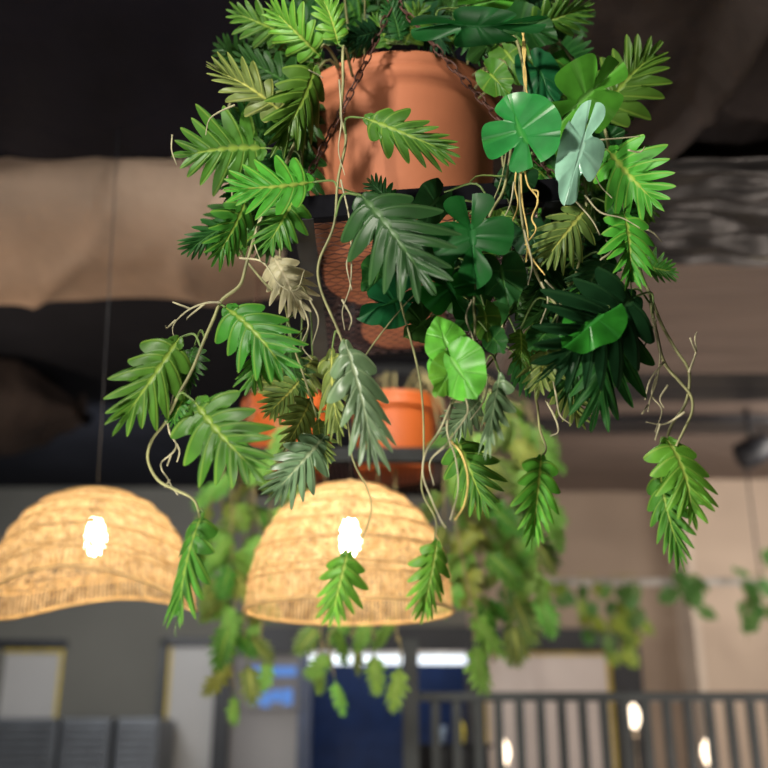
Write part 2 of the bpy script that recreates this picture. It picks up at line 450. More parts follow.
# stainless cabinets, left
for i, (a, b) in enumerate(((-30, 58), (62, 112), (117, 160))):
    zt = P(60, 718, 7.4).z; xa = P(a, 720, 7.4).x; xb = P(b, 720, 7.4).x
    lab = ['ribbed stainless cabinet at the far left under the white board', 'ribbed stainless cabinet in the middle of the three, right of the white board',
           'ribbed stainless cabinet nearest the narrow grey door'][i]
    c = empty('steel_cabinet', ((xa+xb)/2, 7.4, 0), lab, 'cabinet', 'steel cabinets along the back wall'); h = (xb-xa)/2
    bm = bmesh.new(); box(bm, -h, h, 0, .55, .0, zt, bev=.01); finish('body', bm, M['metal'], c, False)
    bm = bmesh.new()
    z = .3
    while z < zt-.05:
        box(bm, -h+.03, h-.03, -.02, 0.0, z, z+.022, bev=.004); z += .05
    finish('ribbed_front', bm, M['metal'], c, False)

# ------------------------------------------------------------------ wrapped ducts and fabric overhead
def wrinkle_box(name, x0, x1, prof, mat, label, amp=.03, freq=(2.2, 5), seed=0, nx=120, sub=8, cat='duct', tilt=0, ridge=None):
    """cloth sleeve: closed cross-section prof [(y,z)...] run along x with folds"""
    pr = smooth_path([Vector((0, a, b)) for a, b in prof], sub)
    bm = bmesh.new(); rings = []
    cy = sum(p.y for p in pr)/len(pr); cz = sum(p.z for p in pr)/len(pr)
    for i in range(nx+1):
        x = x0+(x1-x0)*i/nx; ring = []
        for k, p in enumerate(pr):
            d = Vector((0, p.y-cy, p.z-cz)); d.normalize()
            n1 = noise.noise(Vector((x*freq[0]+seed, p.y*freq[1]*.35+p.x, p.z*freq[1]*.35)))
            n2 = noise.noise(Vector((x*freq[0]*2.7+seed*3+p.y*3, p.y*freq[1], p.z*freq[1])))
            n3 = 1-abs(noise.noise(Vector((x*freq[0]*1.9+p.y*2.2+seed, p.y*1.2, p.z*1.2+7))))*2
            dis = amp*(n1*.9+n2*.45+.6*max(0, n3)**4)
            if ridge: dis += ridge(x, p)
            q = Vector((x, p.y, p.z+tilt*(x-x0)))+d*dis
            ring.append(bm.verts.new(q))
        rings.append(ring)
    for a, b in zip(rings, rings[1:]):
        for k in range(len(pr)-1):
            bm.faces.new((a[k], a[k+1], b[k+1], b[k]))
    o = finish(name, bm, mat)
    tag(o, label, cat); return o
# left lit duct : near bottom edge Y=2.67, far bottom edge 3.63 at z 1.7 above eye
zb = EYE+1.72
def ductprof(y0, y1, zb, sag=.03, top=None):
    t = (CZ-.02) if top is None else top
    return [(y0-.06, t), (y0-.07, zb+.2), (y0, zb+.05), ((y0*.7+y1*.3), zb-sag), ((y0*.3+y1*.7), zb-sag), (y1-.03, zb+.01), (y1+.04, zb+.10), (y1+.05, t)]
wrinkle_box('cloth_wrapped_duct', -4.5, -.42, ductprof(3.08, 3.74, zb), M['cloth'], 'broad brown cloth-wrapped duct under the ceiling at left of the plants', amp=.075, freq=(1.6, 3.5), seed=3)
wrinkle_box('cloth_wrapped_duct', .55, 4.5, ductprof(3.3, 4.52, EYE+1.70, .02), M['clothr'], 'taupe cloth-wrapped duct at right with fine stretched wrinkles', amp=.035, freq=(.5, 9), seed=9)
# navy fabric across the near ceiling, at left
def sheet(name, x0, x1, y0, y1, zf, mat, label, cat='ceiling cloth', nx=110, ny=60):
    bm = bmesh.new(); g = []
    for i in range(nx+1):
        g.append([])
        for j in range(ny+1):
            x = x0+(x1-x0)*i/nx; y = y0+(y1-y0)*j/ny
            g[-1].append(bm.verts.new((x, y, zf(x, y))))
    for i in range(nx):
        for j in range(ny):
            bm.faces.new((g[i][j], g[i][j+1], g[i+1][j+1], g[i+1][j]))
    o = finish(name, bm, mat); tag(o, label, cat); return o
def zf_navy(x, y):
    n = noise.noise(Vector((x*1.2, y*1.0, 3)))*.06 + (1-abs(noise.noise(Vector((x*2.6+y*.8, y*.7, 1))))*2)*.03
    return CZ-.14+n
sheet('draped_fabric', -4.5, .2, 1.2, 2.97, zf_navy, M['clothn'], 'navy black draped fabric filling the ceiling at upper left')
def zf_pl(x, y):
    # hanging folds that run mostly along y, with a ridge that bends sideways
    n = noise.noise(Vector((x*3.2+y*.6, y*.6, 5)))*.07 + (1-abs(noise.noise(Vector((x*4+y*1.5, y*1.2, 8))))*2)*.04
    xr = .93 if y < 2.42 else .93-(y-2.42)*.42
    rd = (x-xr)
    return CZ-.26+n - .15*math.exp(-(rd/.055)**2) + .015*noise.noise(Vector((x*14, y*14, 2)))
sheet('draped_fabric', .25, 4.5, 1.4, 3.02, zf_pl, M['clothd'], 'dark brown draped fabric with a sharp diagonal fold at upper right', nx=260, ny=90)
def zf_pl2(x, y):
    n = (1-abs(noise.noise(Vector((x*2+1, y*8, 5))))*2)*.035 + noise.noise(Vector((x*7, y*14, 4)))*.018
    return EYE+1.66+n
sheet('plastic_sheet', .72, 3.2, 2.62, 3.29, zf_pl2, M['plastic'], 'shiny crumpled dark plastic sheet at right above the taupe duct', 'plastic sheet', nx=200, ny=80)
ra, rb_ = P(655, 236, 3.24), P(790, 262, 3.24)
rp = empty('rope', ra, 'thin pale rope strung along the near edge of the taupe duct at right', 'rope')
bm = bmesh.new(); tube(bm, smooth_path([Vector((0, 0, 0)), (rb_-ra)*.5+Vector((0, 0, -.012)), rb_-ra]), .004, 6); finish('cord', bm, M['root'], rp)
# steel beams beyond, cloth ceiling strips
def beamobj(x0, x1, py0, py1, z, label, mat='steelg', name='ceiling_beam', thick=.1):
    ya = (z)/math.tan(PITCH-math.atan((py1-384)/F)); yb = z/math.tan(PITCH-math.atan((py0-384)/F))
    y0, y1 = min(ya, yb), max(ya, yb)
    bm = bmesh.new(); box(bm, x0, x1, y0, y1, EYE+z, min(CZ-.001, EYE+z+thick), bev=.008)
    o = finish(name, bm, M[mat], None, False); tag(o, label, 'beam'); return o
beamobj(-.35, 6, 374, 391, 1.965, 'dark grey steel beam directly beyond the taupe duct', 'frame', thick=.062)
beamobj(-.35, 6, 392, 402, 1.965, 'second dark steel beam beyond the taupe duct, lower edge', 'frame', thick=.062)
beamobj(-.35, 6, 421, 434, 1.965, 'thin dark steel beam farthest toward the back wall', 'frame', thick=.062)
def zf_c(x, y): return CZ-.03+noise.noise(Vector((x*.8, y*4, 1)))*.025+noise.noise(Vector((x*3, y*6, 1)))*.01
sheet('draped_fabric', .3, 6, 5.02, 7.98, zf_c, M['clothr'], 'pale brown stretched fabric over the far right ceiling above the beige wall')
# dark brown bulge lower left
wrinkle_box('cloth_wrapped_duct', -4.8, -1.72, [(5.0, CZ-.02), (4.95, CZ-.25), (5.2, CZ-.42), (5.6, CZ-.42), (5.85, CZ-.22), (5.9, CZ-.02)], M['clothd'], 'dark brown wrapped duct end at far left above the left wicker lamp', amp=.06, seed=21, ridge=lambda x, p: -.35*max(0, (x+2.4)/.7)**2)
# black spotlight at the right
sp = P(752, 452, 5.9)
s0 = empty('spotlight', (sp.x, sp.y, sp.z), 'black ceiling spotlight at the right edge under the pale fabric', 'spotlight')
bm = bmesh.new(); lathe(bm, [(.07, -.09), (.085, -.08), (.09, .0), (.085, .1), (.05, .14)], 24)
bm.faces.new([v for v in bm.verts][-24:]); bmesh.ops.rotate(bm, verts=bm.verts, cent=(0, 0, 0), matrix=Matrix.Rotation(R(65), 3, 'Y')); finish('housing', bm, M['frame'], s0)
bm = bmesh.new(); tube(bm, [(0, 0, 0), (0, 0, CZ-sp.z)], .015, 8); finish('stem', bm, M['frame'], s0)

# ------------------------------------------------------------------ hanging trays
TL, TW = .70, .485         # long side, short side
def make_tray(loc, rot, hubz, label, longy=True, extra_top=None):
    t = empty('hanging_tray', loc, label, 'hanging planter tray', 'black steel trays hung on chains', rot)
    a, b = (TW/2, TL/2) if longy else (TL/2, TW/2)
    hgt, fl, th = .045, .036, .005
    for sg in (-1, 1):   # angle iron : upright web outside, flange at the bottom inside
        bm = bmesh.new()
        y0, y1 = sorted((sg*b, sg*(b-th))); box(bm, -a, a, y0, y1, 0, hgt, bev=.001)
        y0, y1 = sorted((sg*(b-th), sg*(b-.02))); box(bm, -a, a, y0, y1, 0, th)
        bmesh.ops.remove_doubles(bm, verts=bm.verts, dist=1e-5)
        finish('frame_rail', bm, M['steel'], t, False)
        bm = bmesh.new()
        x0, x1 = sorted((sg*a, sg*(a-th))); box(bm, x0, x1, -b+.006, b-.006, 0.004, hgt)
        x0, x1 = sorted((sg*a, sg*(a-fl))); box(bm, x0, x1, -b+.001, b-.001, -.002, .004)
        bmesh.ops.remove_doubles(bm, verts=bm.verts, dist=1e-5)
        finish('side_rail', bm, M['steelg'], t, False)
    # expanded metal floor
    bm = bmesh.new(); dx, dy = .028, .017; w = .0014
    ny = int((2*b-.03)/dy); nx = int((2*a-.02)/dx)
    for j in range(ny+1):
        y = -b+.015+j*dy
        if y > b-.012: break
        for sgn in (1,):
            pts = []
            k = 0; x = -a+.012
            while x <= a-.010:
                pts.append((x, min(b-.008, y+(dy*.48 if (k+j) % 2 else -dy*.02)), .006)); x += dx/2; k += 1
            tube(bm, pts, w, 4)
    finish('wire_mesh', bm, M['mesh'], t)
    # chains from corners to hub
    def chain(p0, p1, sag=.01):
        bm = bmesh.new(); L = (p1-p0).length; pitch = .021; n = int(L/pitch)
        for i in range(n):
            u = (i+.5)/n; c = p0.lerp(p1, u)+Vector((0, 0, -sag*4*u*(1-u)))
            d = (p1-p0).normalized(); q = d.to_track_quat('Z', 'Y') @ Quaternion((0, 0, 1), R(45+90*(i % 2)))
            pts = []
            for k in range(12):
                an = 2*math.pi*k/12
                v = Vector((.0062*math.cos(an), 0, .0085*math.sin(an)+(.005 if math.sin(an) > 0 else -.005)))
                pts.append(c+q @ v)
            tube(bm, pts, .0017, 5, closed=True)
        return bm
    for sy in (-1, 1):
        hub = Vector((-.02, sy*(b-.005), hubz))
        for sx in (-1, 1):
            finish('chain', chain(Vector((sx*(a-.008), sy*(b-.005), hgt)), hub), M['chain'], t)
        bm = bmesh.new(); pts = [hub+Vector((.013*math.cos(k*math.pi/8), 0, .013*math.sin(k*math.pi/8))) for k in range(16)]
        tube(bm, pts, .0028, 6, closed=True); finish('ring', bm, M['chain'], t)
        finish('chain', chain(hub, Vector((hub.x-.0, hub.y, CZ-.05-loc[2])), 0), M['chain'], t)
    return t
T1 = Vector((.078, 1.56+.345, EYE+.9))
tray1 = make_tray(T1, (0, R(-5), R(.5)), .47, 'black steel tray nearest the camera holding the large terracotta pot', True)
T2 = Vector((P(345, 461, 3.2).x, 3.2+.225, EYE+.9))
tray2 = make_tray(T2, (0, 0, R(90)), .50, 'black steel tray farther back holding two orange pots', True)

def make_pot(name, loc, rb, rt, h, mat, label, group=None, rot=(0, 0, 0), rimh=.055):
    t = empty(name, loc, label, 'flower pot', group, rot)
    bm = bmesh.new(); r2 = rt-.016
    rr = rb+(r2-rb)*((h-rimh)/h)
    prof = [(rb-.012, 0), (rb-.003, .003), (rb, .012), (rb+(rr-rb)*.5, (h-rimh)*.5), (rr-.002, h-rimh-.016), (rr, h-rimh-.006),
            (rr+.009, h-rimh), (rt-.006, h-rimh+.006), (rt-.004, h-rimh*.62), (rt-.007, h-rimh*.58), (rt-.002, h-rimh*.5), (rt, h-.012), (rt-.003, h-.003), (rt-.010, h), (rt-.02, h-.002),
            (rt-.024, h-.02), (rr-.02, h-rimh-.02)]
    lathe(bm, prof, 72); finish('body', bm, mat, t)
    bm = bmesh.new()
    vs = [bm.verts.new(((rr-.021)*math.cos(i*math.pi/24), (rr-.021)*math.sin(i*math.pi/24), h-rimh-.012+.004*math.sin(i*1.7))) for i in range(48)]
    c = bm.verts.new((0, 0, h-rimh))
    for i in range(48): bm.faces.new((vs[i], vs[(i+1) % 48], c))
    finish('soil', bm, M['soil'], t)
    return t
p1 = Vector((P(406, 193, 1.82).x, 1.83, T1.z+.0085))
make_pot('terracotta_pot', p1, .172, .230, .375, M['terracotta'], 'large terracotta pot on the nearest black tray', rot=(0, R(-3.5), 0))
make_pot('terracotta_pot', (T1.x-.03, 2.135, T1.z+.0085), .100, .104, .15, M['terracotta'], 'small terracotta pot at the back of the nearest tray, seen through its mesh', rot=(0, R(-3.5), 0))
pa = Vector((P(395, 460, 3.42).x, 3.42, T2.z+.008)); pb = Vector((P(288, 460, 3.42).x, 3.42, T2.z+.008))
make_pot('orange_pot', pa, .135, .172, .27, M['orangepot'], 'orange pot on the farther tray above the centre wicker lamp, right one', 'orange pots on the farther tray')
make_pot('orange_pot', pb, .135, .172, .27, M['orangepot'], 'orange pot on the farther tray half hidden by silvery leaves, left one', 'orange pots on the farther tray')

# ------------------------------------------------------------------ wicker pendants
def make_lamp(x, y, zr, r, h, label, wave=0, tilt=0, seed=1, lp=2.7):
    t = empty('wicker_pendant_lamp', (x, y, zr), label, 'pendant lamp', 'wicker dome pendant lamps', (0, tilt, 0))
    rr = random.Random(seed)
    NT, NP = 420, 110
    def pt(th, f, off=0):   # f: 0 rim .. 1 top
        an = f*math.pi/2*.97
        ra = (r+off)*math.cos(an)**.82; z = (h+off)*math.sin(an)**1.0
        z += wave*math.cos(2*th)*(1-f)**1.5 + (-.012*(1-f)**3)
        return Vector((ra*math.cos(th), ra*math.sin(th), z))
    bm = bmesh.new(); uvl = bm.loops.layers.uv.new('UVMap')
    g = [[bm.verts.new(pt(2*math.pi*i/NT, j/NP)) for i in range(NT)] for j in range(NP+1)]
    for j in range(NP):
        f = j/NP
        for i in range(NT):
            slat = f < .13; i2 = i
            if slat: hole = (i % 3 == 0) or rr.random() < .04
            else:
                k = (i+2*j) % 4
                hole = rr.random() < (.62 if ((j % 2 == 0) and k < 2) else .2)
                if f > .85: hole = rr.random() < .15
            if hole: continue
            fc = bm.faces.new((g[j][i], g[j][(i+1) % NT], g[j+1][(i+1) % NT], g[j+1][i]))
            for l, (a, b) in zip(fc.loops, ((i, j), (i+1, j), (i+1, j+1), (i, j+1))): l[uvl].uv = (a/NT, b/NP)
    bmesh.ops.delete(bm, geom=[v for v in bm.verts if not v.link_faces], context='VERTS')
    finish('woven_shade', bm, M['wicker'], t)
    bm = bmesh.new()
    for f, rad in ((0, .0055), (.13, .003), (.17, .003), (.3, .0035), (.43, .003), (.56, .0035), (.69, .003), (.82, .003), (.93, .004)):
        tube(bm, [pt(2*math.pi*i/72, f, .002) for i in range(72)], rad, 5, closed=True)
    for k in range(20):
        tube(bm, [pt(2*math.pi*k/20, f/14, -.003) for f in range(15)], .0018, 4)
    finish('cane_frame', bm, M['cane'], t)
    bz = h*.56
    bm = bmesh.new(); lathe(bm, [(.004, bz-.052), (.016, bz-.046), (.026, bz-.03), (.030, bz-.006), (.026, bz+.02), (.017, bz+.042), (.013, bz+.055)], 20)
    finish('bulb', bm, M['bulb'], t)
    bm = bmesh.new(); lathe(bm, [(.016, bz+.05), (.020, bz+.055), (.020, bz+.12), (.010, bz+.13), (.004, bz+.135)], 16); finish('socket', bm, M['brass'], t)
    bm = bmesh.new(); lathe(bm, [(.035, h-.02), (.045, h-.01), (.03, h+.008), (.006, h+.02)], 20); finish('cap', bm, M['cane'], t)
    bm = bmesh.new(); tube(bm, [(0, 0, bz+.12), (0, 0, CZ-zr-.02)], .0018, 8); finish('cord', bm, M['frame'], t)
    L = bpy.data.lights.new('bulb_light', 'POINT'); L.energy = lp; L.color = (1, .83, .62); L.shadow_soft_size = .05
    lo = bpy.data.objects.new('bulb_light', L); COL.objects.link(lo); lo.parent = t; lo.location = (0, 0, bz-.085)
    return t
lc = P(349, 607, 2.75); make_lamp(lc.x, 2.75, lc.z, .280, .335, 'wicker dome pendant lamp in the centre, in front of the orange pots', 0, 0, 1)
ll = P(92, 594, 2.80); make_lamp(ll.x, 2.80, ll.z, .282, .285, 'wicker dome pendant lamp at the left edge with a wavy rim', -.040, R(-2.5), 2, 1.7)

# ------------------------------------------------------------------ railing
YR = 5.0
zr = P(384, 697, YR).z; x0 = P(410, 697, YR).x
rl = empty('railing', (x0, YR, .5), 'slate painted railing with square balusters at lower right', 'railing')
bm = bmesh.new(); box(bm, 0, 4.2, -.03, .03, zr-.5-.02, zr-.5+.022, bev=.006); finish('top_rail', bm, M['rail'], rl, False)
bm = bmesh.new(); box(bm, 0, 4.2, -.025, .025, .08, .13, bev=.004); finish('bottom_rail', bm, M['rail'], rl, False)
bm = bmesh.new(); box(bm, -.035, .04, -.04, .04, 0, P(384, 640, YR).z-.5, bev=.005); finish('post', bm, M['rail'], rl, False)
for i in range(1, 40):
    bm = bmesh.new(); x = i*.1+.02; box(bm, x-.02, x+.02, -.018, .018, .13, zr-.52, bev=.003); finish('baluster', bm, M['rail'], rl, False)
# bare bulb lamps behind the railing
for i, (px, py, Yb) in enumerate(((634, 718, 6.2), (504, 754, 6.2), (708, 754, 6.2))):
    b = P(px, py, Yb)
    t = empty('stand_lamp', (b.x, Yb, .5), ['bare bulb lamp highest behind the railing, in front of the black door frame', 'bare bulb lamp behind the railing at the left side of the pink door',
              'bare bulb lamp farthest right behind the railing'][i], 'lamp', 'bare bulb lamps behind the railing')
    hz = b.z-.5
    bm = bmesh.new(); lathe(bm, [(.004, hz-.065), (.02, hz-.05), (.036, hz-.0), (.03, hz+.045), (.012, hz+.075), (.003, hz+.08)], 16, False); finish('bulb', bm, M['smallbulb'], t)
    bm = bmesh.new(); tube(bm, [(0, 0, .02), (0, 0, hz-.09)], .008, 8); finish('pole', bm, M['brass'], t)
    bm = bmesh.new(); lathe(bm, [(.12, 0), (.12, .012), (.02, .025), (.01, .03)], 24); finish('base', bm, M['frame'], t)
    bm = bmesh.new(); lathe(bm, [(.008, hz-.11), (.02, hz-.10), (.02, hz-.06), (.008, hz-.055)], 16); finish('socket', bm, M['brass'], t)
# sideboard behind the railing carrying a yellow bottle and a pale blue cup
by = 5.6; zt = P(450, 748, by).z
sb = empty('sideboard', (P(450, 740, by).x, by+.1, .5), 'dark sideboard behind the railing post under the yellow bottle', 'sideboard')
bm = bmesh.new(); box(bm, -.2, .2, -.15, .15, 0, zt-.5, bev=.005); finish('body', bm, M['frame'], sb, False)
bm = bmesh.new(); box(bm, -.22, .22, -.17, .17, zt-.5, zt-.48, bev=.004); finish('top', bm, M['frame'], sb, False)
q = P(459, 740, by); t = empty('bottle', (q.x, by, zt+.021), 'yellow bottle leaning look behind the railing near its post', 'bottle')
t['label'] = 'small yellow bottle behind the railing near its post'
bm = bmesh.new(); lathe(bm, [(.028, 0), (.032, .01), (.032, .09), (.014, .12), (.012, .14)], 20); finish('body', bm, M['ybottle'], t)
bm = bmesh.new(); lathe(bm, [(.014, .139), (.014, .155), (.004, .158)], 16); finish('cap', bm, M['ybottle'], t)
q = P(439, 735, by); t = empty('cup', (q.x, by, zt+.021), 'small pale blue cup behind the railing beside the yellow bottle', 'cup')
bm = bmesh.new(); lathe(bm, [(.025, 0), (.03, .005), (.042, .09), (.040, .09), (.028, .01)], 24); finish('body', bm, M['bcup'], t)

# ------------------------------------------------------------------ high pipe with trailing plants
YP = 6.6; pz = P(650, 582, YP).z; xa = P(520, 582, YP).x
pp = empty('hanging_pipe', (xa, YP, pz), 'thin pale horizontal pipe in front of the beige wall carrying vines', 'pipe')
bm = bmesh.new(); tube(bm, [(0, 0, 0), (4.2, 0, 0)], .026, 12); finish('bar', bm, M['pipe'], pp)
for px in (530, 758):
    X = P(px, 560, YP).x-xa; bm = bmesh.new(); tube(bm, [(X, 0, 0), (X, 0, CZ-pz-.03)], .006, 6); finish('hanger_rod', bm, M['frame'], pp)
def ivy(px0, px1, py0, py1, n, label, size=18, yel=.1, strands=3, Y=YP):
    B = P((px0+px1)/2, 582, Y); pl = Plant('trailing_vine', (B.x, Y-.03, pz+.035), label, 'vine', 'vines trailing from the pale pipe')
    per = max(1, n//strands)
    for k in range(strands):
        xx = px0+(px1-px0)*(k+.5)/strands
        yb = py1-rnd.uniform(0, .35)*(py1-582) if py1 > 590 else py1
        a = P(xx, 577, Y-.04); b = P(xx+rnd.uniform(-6, 6), max(yb, 584), Y-.07)
        pts = [pl.loc, a.lerp(pl.loc, .3)+Vector((0, 0, .02)), a, a.lerp(b, .5)+Vector((rnd.uniform(-.02, .02), 0, 0)), b]
        pl.vine(pts, .004)
        for i in range(per):
            u = (i+.5)/per; c = a.lerp(b, u) if py1 > 590 else P(rnd.uniform(px0, px1), rnd.uniform(py0, py1), Y-.05)
            if py0 < 570 and rnd.random() < .3: c = P(rnd.uniform(px0, px1), rnd.uniform(py0, 582), Y-.05)
            d = Vector((rnd.uniform(-.7, .7), rnd.uniform(-.5, .1), rnd.uniform(-1, -.2))).normalized()
            L = size/F*Y*.95*rnd.uniform(.8, 1.2)
            pl.leaf3(c+d*.02, c+d*(.02+L), L*.8, 'heart', 'ivyyel' if rnd.random() < yel else 'ivy', rnd.uniform(-50, 50))
    pl.done('farstem')
ivy(606, 640, 570, 668, 16, 'dense green vine hanging from the pipe over the right edge of the pink door', 22, .15, 3)
ivy(574, 600, 575, 648, 9, 'yellowish vine hanging from the pipe above the pink door', 20, .6, 2)
ivy(664, 706, 566, 596, 9, 'dark compact vine tuft on the pipe at the pier corner', 20, 0, 2)
ivy(736, 776, 540, 626, 13, 'green vine tangled on the pipe around its hanger rod at right', 20, 0.1, 3)
ivy(545, 570, 574, 600, 5, 'short green vine on the pipe beside the big hanging foliage', 18, .2, 2)
ivy(500, 520, 570, 640, 7, 'thin green vine at the left end of the pipe', 20, .1, 2)
ivy(744, 752, 640, 658, 2, 'lone leaf sprig low in front of the light beige pier', 18, 0, 1)
ivy(690, 700, 618, 634, 2, 'single small leaf sprig hanging beside the pier trim', 18, 0, 1)

# ------------------------------------------------------------------ near plants
crown = p1+Vector((0, 0, .34))
# --- philodendron trailing over the left side
A = Plant('philodendron', crown+Vector((-.09, -.03, 0)), 'deeply lobed philodendron trailing over the left side of the terracotta pot', 'plant', 'philodendrons in the terracotta pot')
c0 = A.loc
def V(*a): return [P(x, y, Y) for x, y, Y in a]
A.vine([c0]+V((330, 50, 1.58), (315, 62, 1.54), (303, 120, 1.52), (285, 165, 1.5), (262, 215, 1.5), (247, 262, 1.5), (240, 285, 1.5), (222, 300, 1.5), (214, 318, 1.49), (205, 338, 1.49), (192, 370, 1.48), (176, 400, 1.48), (167, 420, 1.48), (152, 440, 1.48), (148, 460, 1.48), (158, 480, 1.48), (176, 490, 1.48), (194, 500, 1.48), (201, 520, 1.48)), .0034)
A.vine([c0]+V((345, 48, 1.52), (343, 85, 1.5), (341, 115, 1.49), (346, 140, 1.49), (338, 180, 1.47), (334, 225, 1.46), (319, 262, 1.46), (321, 290, 1.46), (338, 330, 1.46), (345, 350, 1.46)), .003)
A.vine([c0]+V((300, 45, 1.62), (270, 60, 1.62), (235, 95, 1.6), (225, 130, 1.6), (232, 190, 1.58), (235, 240, 1.58), (262, 280, 1.58), (282, 295, 1.58), (300, 285, 1.56), (310, 300, 1.56)), .0028)
A.vine([c0]+V((330, 60, 1.6), (305, 110, 1.6), (300, 180, 1.6), (280, 250, 1.6), (290, 330, 1.6), (305, 380, 1.6), (318, 420, 1.58)), .0028)
A.vine([c0]+V((345, 0, 1.62), (355, -20, 1.6)), .003)
A.vine([c0]+V((365, 8, 1.6), (362, 2, 1.6)), .002)
for pts in ([(222, 302), (205, 303), (190, 309), (178, 320), (173, 330), (176, 342)], [(190, 309), (176, 303), (172, 302)], [(205, 303), (190, 316), (187, 320)], [(176, 320), (168, 328), (166, 326)],
            [(167, 420), (170, 434), (176, 444), (173, 452), (162, 462), (161, 470), (168, 478), (172, 488), (178, 495)], [(176, 444), (180, 452), (177, 462)], [(172, 455), (166, 466)], [(170, 480), (164, 487)],
            [(176, 355), (178, 375), (172, 400), (168, 418)], [(341, 180), (348, 215), (352, 250), (350, 285), (342, 310), (345, 330)], [(352, 250), (347, 265), (351, 290)], [(343, 300), (352, 318), (349, 330)],
            [(240, 258), (262, 262), (280, 285), (296, 290), (305, 270)], [(300, 300), (308, 325), (302, 345), (312, 360)], [(262, 215), (255, 240), (260, 262)], [(308, 70), (318, 75), (322, 78)],
            [(340, 80), (342, 120), (338, 150), (345, 175)], [(235, 105), (220, 112), (210, 120), (205, 135)], [(310, 300), (318, 320), (312, 345)], [(173, 135), (172, 150), (176, 165)]):
    yb = 1.47 if pts[0][0] > 320 else 1.49
    A.root([P(x+rnd.uniform(-1, 1), y, yb+rnd.uniform(-.01, .01)) for x, y in pts], .0019)
lf = A.leaf
lf(288, 36, 225, 10, 46, 1.58, mat='mid', roll=20)
lf(320, 56, 266, 2, 52, 1.52, mat='bright', roll=-10)
lf(338, 44, 318, -12, 36, 1.5, mat='bright', roll=10)
lf(286, 116, 206, 64, 52, 1.52, mat='olive', roll=15)
lf(305, 95, 232, 52, 60, 1.62, mat='dark')
lf(300, 60, 248, 30, 50, 1.66, mat='dark')
lf(314, 66, 268, 160, 66, 1.50, mat='mid', roll=-15)
lf(265, 148, 171, 156, 92, 1.56, mat='mid', roll=8)
lf(275, 130, 215, 120, 70, 1.66, mat='dark')
lf(313, 182, 222, 190, 64, 1.46, mat='bright', roll=-6)
lf(295, 196, 262, 256, 56, 1.50, mat='mid', roll=20)
lf(246, 200, 210, 268, 54, 1.55, mat='mid', roll=-20)
lf(232, 222, 180, 256, 42, 1.58, mat='dark', roll=12)
lf(280, 170, 246, 235, 60, 1.64, mat='dark')
lf(306, 150, 300, 215, 54, 1.62, mat='dark')
lf(300, 185, 285, 245, 44, 1.66, mat='deep')
lf(226, 308, 298, 384, 78, 1.50, -.05, mat='mid', roll=-10)
lf(272, 335, 246, 398, 52, 1.53, mat='mid', roll=25)
lf(179, 338, 112, 438, 74, 1.48, mat='mid', roll=8)
lf(194, 348, 190, 396, 40, 1.54, mat='dark', roll=20)
lf(195, 402, 266, 484, 98, 1.46, -.06, mat='mid', roll=-6)
lf(186, 396, 170, 428, 30, 1.50, mat='mid')
lf(274, 258, 306, 322, 54, 1.60, mat='dry', roll=0)
lf(325, 436, 264, 506, 62, 1.56, mat='silver', roll=10)
lf(310, 400, 280, 456, 46, 1.60, mat='olive', roll=-20)
lf(345, 342, 379, 478, 66, 1.44, -.05, mat='silver', roll=-12)
lf(332, 350, 340, 446, 42, 1.50, mat='olive', roll=30)
lf(318, 420, 330, 470, 34, 1.58, mat='olive')
lf(203, 513, 176, 638, 46, 1.47, mat='mid', roll=38)
lf(365, 118, 462, 158, 56, 1.44, -.02, mat='mid', roll=-8)
lf(362, 196, 438, 298, 112, 1.42, -.05, mat='blue', roll=-8)
lf(392, 204, 366, 178, 36, 1.50, mat='deep', roll=10)
lf(300, 380, 262, 420, 44, 1.64, mat='olive')
lf(290, 350, 305, 400, 40, 1.66, mat='dark')
lf(360, 30, 335, 60, 34, 1.6, mat='deep')
lf(380, 30, 342, 40, 34, 1.56, mat='deep', roll=0)
lf(400, 40, 388, -2, 40, 1.58, mat='dark')
lf(405, 44, 425, 2, 42, 1.60, mat='mid')
lf(390, 48, 372, 12, 34, 1.62, mat='mid')
lf(420, 44, 450, 10, 40, 1.64, mat='dark')
# filler leaves behind, left mass
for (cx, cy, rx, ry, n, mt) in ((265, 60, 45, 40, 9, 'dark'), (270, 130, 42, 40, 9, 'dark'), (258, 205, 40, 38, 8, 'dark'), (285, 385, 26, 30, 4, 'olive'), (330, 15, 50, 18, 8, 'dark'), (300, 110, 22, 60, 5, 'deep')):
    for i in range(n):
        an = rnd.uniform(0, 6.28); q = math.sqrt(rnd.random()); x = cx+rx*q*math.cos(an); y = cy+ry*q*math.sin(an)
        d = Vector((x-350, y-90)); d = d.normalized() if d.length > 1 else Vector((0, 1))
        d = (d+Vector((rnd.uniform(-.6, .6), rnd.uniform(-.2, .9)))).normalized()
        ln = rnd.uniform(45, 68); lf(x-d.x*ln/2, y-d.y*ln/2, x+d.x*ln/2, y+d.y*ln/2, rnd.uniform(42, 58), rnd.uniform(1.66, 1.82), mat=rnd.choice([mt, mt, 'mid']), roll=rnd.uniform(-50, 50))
A.done()
# --- long centre vine with two leaves before the lamp
C = Plant('philodendron', crown+Vector((.02, -.05, 0)), 'thin philodendron vine dropping in front of the centre wicker lamp with two small lobed leaves', 'plant', 'philodendrons in the terracotta pot')
C.vine([C.loc]+V((500, 60, 1.6), (508, 110, 1.52), (498, 190, 1.5), (450, 260, 1.5), (400, 310, 1.49), (352, 380, 1.46), (350, 440, 1.45), (355, 465, 1.45), (368, 490, 1.45), (371, 512, 1.45), (362, 538, 1.45), (350, 553, 1.45)), .0016)
C.vine(V((400, 300, 1.47), (420, 380, 1.46), (424, 450, 1.46), (422, 490, 1.46), (436, 520, 1.46), (434, 542, 1.46)), .0018)
C.leaf(348, 552, 330, 630, 52, 1.45, mat='bright', roll=12)
C.leaf(437, 541, 420, 626, 48, 1.46, mat='bright', roll=-14)
C.done()
